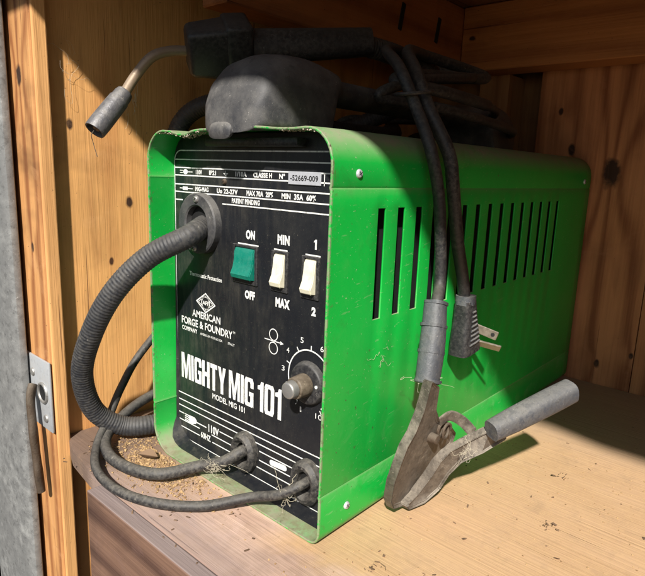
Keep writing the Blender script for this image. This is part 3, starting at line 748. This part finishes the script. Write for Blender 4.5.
# clamp arms
top1=Vector((.2385,.1040,.1745)); s1=Vector((.2480,.0840,.1150)); piv=Vector((.2520,.0800,.0700))
jaw=Vector((.2330,.0705,.0090))
def flatsweep(pts,rs,n_=8,upv=None,seg=18,sec=3):
    path=spline(pts,n_); m_=len(rs)-1
    def rf(s_,L):
        k=min(s_*m_,m_-1e-6); i=int(k); f=k-i; a,b=rs[i],rs[i+1]; return (a[0]*(1-f)+b[0]*f,a[1]*(1-f)+b[1]*f)
    return sweep(path,rf,seg,sec=sec,upv=upv)
UX=Vector((1,0,0))
# upv = axis of first radius (thickness, away from the case), second = width in the side plane
obj('handle_sleeve',flatsweep([top1,(.2440,.0945,.146),s1],[(.0082,.0086),(.0086,.0094),(.0090,.0102),(.0088,.0104),(.0082,.0100)],8,UX,22,2.6),M['greysleeve'],ck)
for k_,f_ in enumerate((.02,.30,.62,.97)):
    p_=top1.lerp(s1,f_)+Vector((.0006,0,0)); ax=(s1-top1).normalized()
    obj('sleeve_rib',flatsweep([p_-ax*.0012,p_,p_+ax*.0012],[(.0084+.0008*(f_>.1),.0092+.0014*(f_>.1))]*3,3,UX),M['greysleeve'],ck)
def plate(name,pts,thick,rim,depth,parent=ck):
    bm=bmesh.new(); F_=[bm.verts.new(Vector(p)+Vector((.004,0,0))) for p in pts]; n_=len(pts)
    f=bm.faces.new(F_); f.normal_update()
    if f.normal.x<0: f.normal_flip(); f.normal_update()
    Bk=[bm.verts.new(v.co-Vector((thick,0,0))) for v in F_]
    for i in range(n_): bm.faces.new((F_[i],F_[(i+1)%n_],Bk[(i+1)%n_],Bk[i]))
    bm.faces.new(Bk)
    bmesh.ops.recalc_face_normals(bm,faces=bm.faces[:])
    bmesh.ops.inset_region(bm,faces=[f],thickness=rim,depth=-depth)
    es=[e for e in bm.edges if len(e.link_faces)==2 and e.calc_face_angle(0)>R(40)]
    bmesh.ops.bevel(bm,geom=es,offset=.0009,segments=2,affect='EDGES')
    bmesh.ops.triangulate(bm,faces=[g for g in bm.faces if len(g.verts)>4])
    return obj(name,bm,M['clampmetal'],parent)
PA=[(0.2554,0.0735,0.1222),(0.2536,0.0884,0.1129),(0.2493,0.0940,0.0915),(0.2470,0.1050,0.0780),(0.2447,0.1256,0.0685),(0.2412,0.1465,0.0511),(0.2388,0.1457,0.0391),(0.2381,0.1286,0.0356),(0.2361,0.1187,0.0255),(0.2341,0.1089,0.0156),(0.233,0.099,0.0091),(0.2331,0.0809,0.0067),(0.234,0.0667,0.0108),(0.2356,0.0594,0.0212),(0.2388,0.0572,0.0392),(0.2423,0.0597,0.0563),(0.2449,0.0624,0.0695),(0.2469,0.0691,0.0793),(0.2503,0.0735,0.0965),(0.2532,0.0735,0.1112)]
PB=[(0.288,0.133,0.079),(0.288,0.142,0.0639),(0.276,0.1279,0.0521),(0.262,0.1191,0.0412),(0.255,0.1137,0.0297),(0.248,0.1135,0.014),(0.242,0.1008,0.0043),(0.238,0.0828,0.0046),(0.238,0.0781,0.010),(0.24,0.0922,0.0158),(0.246,0.1000,0.0303),(0.252,0.1020,0.0448),(0.257,0.1069,0.0539),(0.266,0.1215,0.0613),(0.28,0.126,0.0734)]
plate('upper_arm',PA,.009,.0022,.0030)
plate('lower_arm',PB,.009,.0018,.0026)
piv=Vector((.2470,.1000,.0640))
h2a=Vector((.2860,.1220,.0760)); h2b=Vector((.3190,.1960,.0990))
sl2=obj('handle_sleeve',flatsweep([h2a,h2a.lerp(h2b,.5),h2b],[(.0074,.0080),(.0084,.0092),(.0088,.0096),(.0090,.0098),(.0088,.0096)],8,UX),M['greysleeve'],ck)
ax=(h2b-h2a).normalized()
obj('sleeve_bore',flatsweep([h2b-ax*.001,h2b,h2b+ax*.0005],[(.0070,.0078)]*3,3,UX),M['rubber'],sl2)
obj('pivot_pin',cyl(piv+Vector((-.008,.0,0)),piv+Vector((.0055,.0,0)),.0048,.0040,18,.001),M['rust'],ck)
sc=[piv+Vector((.0065+.001*math.sin(a*.5),.012,.004))+Vector((0,math.cos(a),math.sin(a)))*.0062+Vector((-.0016*a/6.28*1.5,0,0)) for a in [i*.35 for i in range(72)]]
obj('spring',sweep([Vector(q) for q in sc],.0012,8),M['rust'],ck)
sc=spline([piv+Vector((.002,.006,.012)),piv+Vector((.006,.016,.016)),piv+Vector((.012,.026,.010)),piv+Vector((.018,.034,.000))],8)
obj('bent_tab',sweep(sc,lambda s_,L:(.0012,.0045),14,sec=4,upv=UX),M['clampmetal'],ck)

# power lead with plug
pc=thing('power_cord','thin black mains cord whose flat pronged plug hangs on the welder side','power cord',(.23,.17,.12))
cB=spline([(.1800,.042,.0290),(.1830,.018,.0300),(.170,.005,.0210),(.146,-.004,.0120),(.121,-.034,.0065),(.088,-.058,.0060),(.050,-.068,.0055),(.010,-.064,.0060),(-.024,-.046,.0100),(-.046,-.022,.0230),(-.055,-.002,.048),(-.058,.025,.080),(-.062,.09,.13),(-.060,.20,.20),(-.050,.28,.29),(-.028,.30,.335),(.02,.34,.336),(.09,.365,.336),(.150,.35,.338),(.182,.28,.340),(.180,.19,.344),(.155,.150,.350),(.150,.20,.362),(.165,.30,.372),(.135,.225,.385),(.160,.160,.375),(.1920,.125,.351),(.2105,.118,.322),(.2280,.124,.288),(.2310,.130,.262),(.2300,.146,.219),(.2300,.160,.188),(.2300,.1685,.163)],10)
obj('cord',sweep(cB,lambda s_,L:.0040 if s_<.6 else .0054,14),M['rubber'],pc)
pl0=Vector((.2310,.1685,.1650)); pl1=Vector((.2310,.1745,.1170))
body=obj('plug_body',flatsweep([pl0,pl0.lerp(pl1,.15),pl0.lerp(pl1,.5),pl1],[(.0075,.0085),(.0085,.0100),(.0095,.0135),(.0100,.0160)],8,UX,24,4),M['blackplastic'],pc)
obj('plug_collar',flatsweep([pl0+Vector((0,0,.004)),pl0,pl0-Vector((0,0,.004))],[(.0078,.0088)]*3,4,UX),M['greysleeve'],body)
for i in range(8):
    k_=.20+i*.085; p_=pl0.lerp(pl1,k_); hw=.0022+i*.0009; ax=(pl1-pl0).normalized(); sd=ax.cross(UX)
    bx=.0082+k_*.0022
    bm=sweep([p_+UX*bx-sd*hw,p_+UX*(bx+.0003),p_+UX*bx+sd*hw],lambda s_,L:.00085,8)
    obj('grip_ridge',bm,M['greysleeve'],body)

for p0,p1,rot,hole in ((Vector((.2345,.182,.1385)),Vector((.2530,.1915,.1320)),0,True),(Vector((.2345,.184,.1245)),Vector((.2550,.1960,.1200)),38,False)):
    dd=(p1-p0); t_=bmesh.new(); box(-.0009,.0009,0,dd.length,-.0040,.0040,.0005,1,t_)
    dn=dd.normalized(); sx_=dn.cross(Vector((0,0,1))).normalized(); up2=sx_.cross(dn)
    rm=Matrix((sx_,dn,up2)).transposed().to_4x4(); rm.translation=p0
    t_.transform(rm@Matrix.Rotation(R(rot),4,'Y'))
    bl=obj('blade',t_,M['brass'],pc,smooth=False)
    if hole:
        c_=p0+dn*dd.length*.8
        obj('blade_hole',cyl(c_-sx_*.0012,c_+sx_*.0012,.0018,seg=16),M['dark'],bl)

# small cable tie near the top of the two hanging cables
bm=bmesh.new()
c0=Vector((.2000,.113,.3330))
rg=[c0+Vector((.0135*math.cos(a),.0165*math.sin(a),.003*math.sin(a))) for a in [2*math.pi*i/24 for i in range(25)]]
o=obj('cable_tie',sweep(rg,.0014,8,caps=False),M['rubber']); tag(o,'thin tie looped round the two cables above the welder edge','cable tie')

# ============================================================ debris
def flake(bm,p,L,w_,h_,rz,curl=0):
    t_=bmesh.new(); bmesh.ops.create_cube(t_,size=1)
    for v_ in t_.verts: v_.co=Vector((v_.co.x*L*(1+.3*random.uniform(-1,1)),v_.co.y*w_*(1+.6*random.uniform(-1,1)),v_.co.z*h_))
    t_.transform(Matrix.Translation(p)@Matrix.Rotation(rz,4,'Z')@Matrix.Rotation(random.uniform(-.5,.5),4,'Y')@Matrix.Rotation(random.uniform(-.5,.5),4,'X')); merge(bm,t_)
def cols(name,a,b):
    s=NT(name,.85); o=s.n('ShaderNodeNewGeometry'); s.color(s.mix(o.outputs['Random Per Island'],a,b)); return s.m
md1=cols('sawdust_bits',(.52,.35,.17),(.22,.13,.06)); md2=cols('dark_bits',(.10,.06,.035),(.22,.14,.08))
bm=bmesh.new()
for i in range(3600):
    a=random.gauss(0,1); b_=random.gauss(0,1); x=.025+a*.036; y=.0-.004+b_*.022
    if x>-.003 and y>-.003 and x<W: y=-random.uniform(.002,.04)
    if x<-.05 or y<-.076: continue
    s_=min(.0017,.0002+random.expovariate(2600)); flake(bm,(x,y,SH+s_*.5),s_*1.5,s_,s_*.7,random.uniform(0,6.3))
for i in range(900):
    x=random.uniform(.2,.62); y=random.uniform(-.07,.3); s_=random.uniform(.0003,.0009)
    if x<W+.002 and y>-.002: continue
    flake(bm,(x,y,SH+s_*.4),s_*1.4,s_,s_*.6,random.uniform(0,6.3))
o=obj('sawdust',bm,md1,smooth=False); o['kind']='stuff'; tag(o,'crumbs of pale sawdust scattered on the shelf','sawdust')
bm=bmesh.new()
for i in range(150):
    x=random.uniform(.14,.62); y=random.uniform(-.075,.42)
    if x<W+.003 and y>-.004: continue
    L=min(.009,.0008+random.expovariate(700)); flake(bm,(x,y,SH+.0005),L,L*random.uniform(.15,.6),.0007,random.uniform(0,6.3))
for i in range(45):
    x=random.uniform(-.045,.14); y=random.uniform(-.075,-.005); L=random.uniform(.001,.004); flake(bm,(x,y,SH+.0006),L,L*.3,.0007,random.uniform(0,6))
for cx_,cy_,k_ in ((.30,-.012,26),(.345,.07,22),(.29,.03,10),(.262,.012,14),(.36,.02,18),(.33,.15,12),(.42,.10,20),(.25,-.035,12),(.31,.235,14),(-.03,-.045,24),(-.045,-.03,24)):
    for i in range(k_):
        L=min(.006,.0006+random.expovariate(800)); flake(bm,(cx_+random.gauss(0,.004),cy_+random.gauss(0,.004),SH+.0006+random.uniform(0,.0012)),L,L*random.uniform(.1,.4),.0005,random.uniform(0,6.3))
o=obj('wood_splinters',bm,md2,smooth=False); o['kind']='stuff'; tag(o,'small dark splinters and chips scattered on the shelf','splinters')
# dead leaf
bm=bmesh.new()
t_=bmesh.new(); bmesh.ops.create_grid(t_,x_segments=6,y_segments=3,size=.5)
for v_ in t_.verts:
    wd=max(.05,math.cos(v_.co.x*math.pi))
    v_.co=Vector((v_.co.x*.020,v_.co.y*.012*wd,.003+.02*v_.co.y**2*wd+.006*v_.co.x**2))
bmesh.ops.solidify(t_,geom=t_.faces[:],thickness=.0004)
t_.transform(Matrix.Translation((.018,-.018,.0005))@Matrix.Rotation(.5,4,'Z')); merge(bm,t_)
o=obj('dead_leaf',bm,md2); tag(o,'curled brown leaf among the crumbs inside the cable loop','leaf')
# dried web strands
def strands(bm,c,r,n_,th=.00010):
    for i in range(n_):
        q=Vector(c)+Vector((random.gauss(0,r[0]),random.gauss(0,r[1]),random.gauss(0,r[2])))*.6; v_=Vector([random.gauss(0,1)*k for k in r])*.3; p=[q.copy()]
        for _ in range(7):
            v_=v_*.5+Vector([random.gauss(0,1)*k for k in r])*.3; q=q+v_; p.append(q.copy())
        sweep(spline(p,4),th*random.uniform(.6,1.5),4,bm=bm)
bm=bmesh.new()
strands(bm,(.098,.0,.018),(.006,.004,.003),34); strands(bm,(.172,.010,.020),(.004,.003,.005),18)
o=obj('dried_web',bm,M['web']); tag(o,'wisps of dried web caught on the two cables by the panel','web')
bm=bmesh.new(); strands(bm,(.2178,.066,.134),(.0003,.004,.005),7,.00006); strands(bm,(.245,.082,.117),(.006,.006,.002),10)
o=obj('dried_web',bm,M['web']); tag(o,'pale tangled web on the green side, left of the upright clamp handle','web')
bm=bmesh.new(); strands(bm,(.275,.107,.058),(.003,.003,.004),16)
o=obj('dried_web',bm,M['web']); tag(o,'web tuft hanging under the lower clamp arm','web')
bm=bmesh.new(); strands(bm,(LW+.004,-.03,.36),(.001,.010,.010),5,.00007); strands(bm,(LW+.004,.035,.335),(.001,.004,.014),6,.00010)
o=obj('dried_web',bm,M['web']); tag(o,'faint cobweb on the shaded plywood at upper left','web')
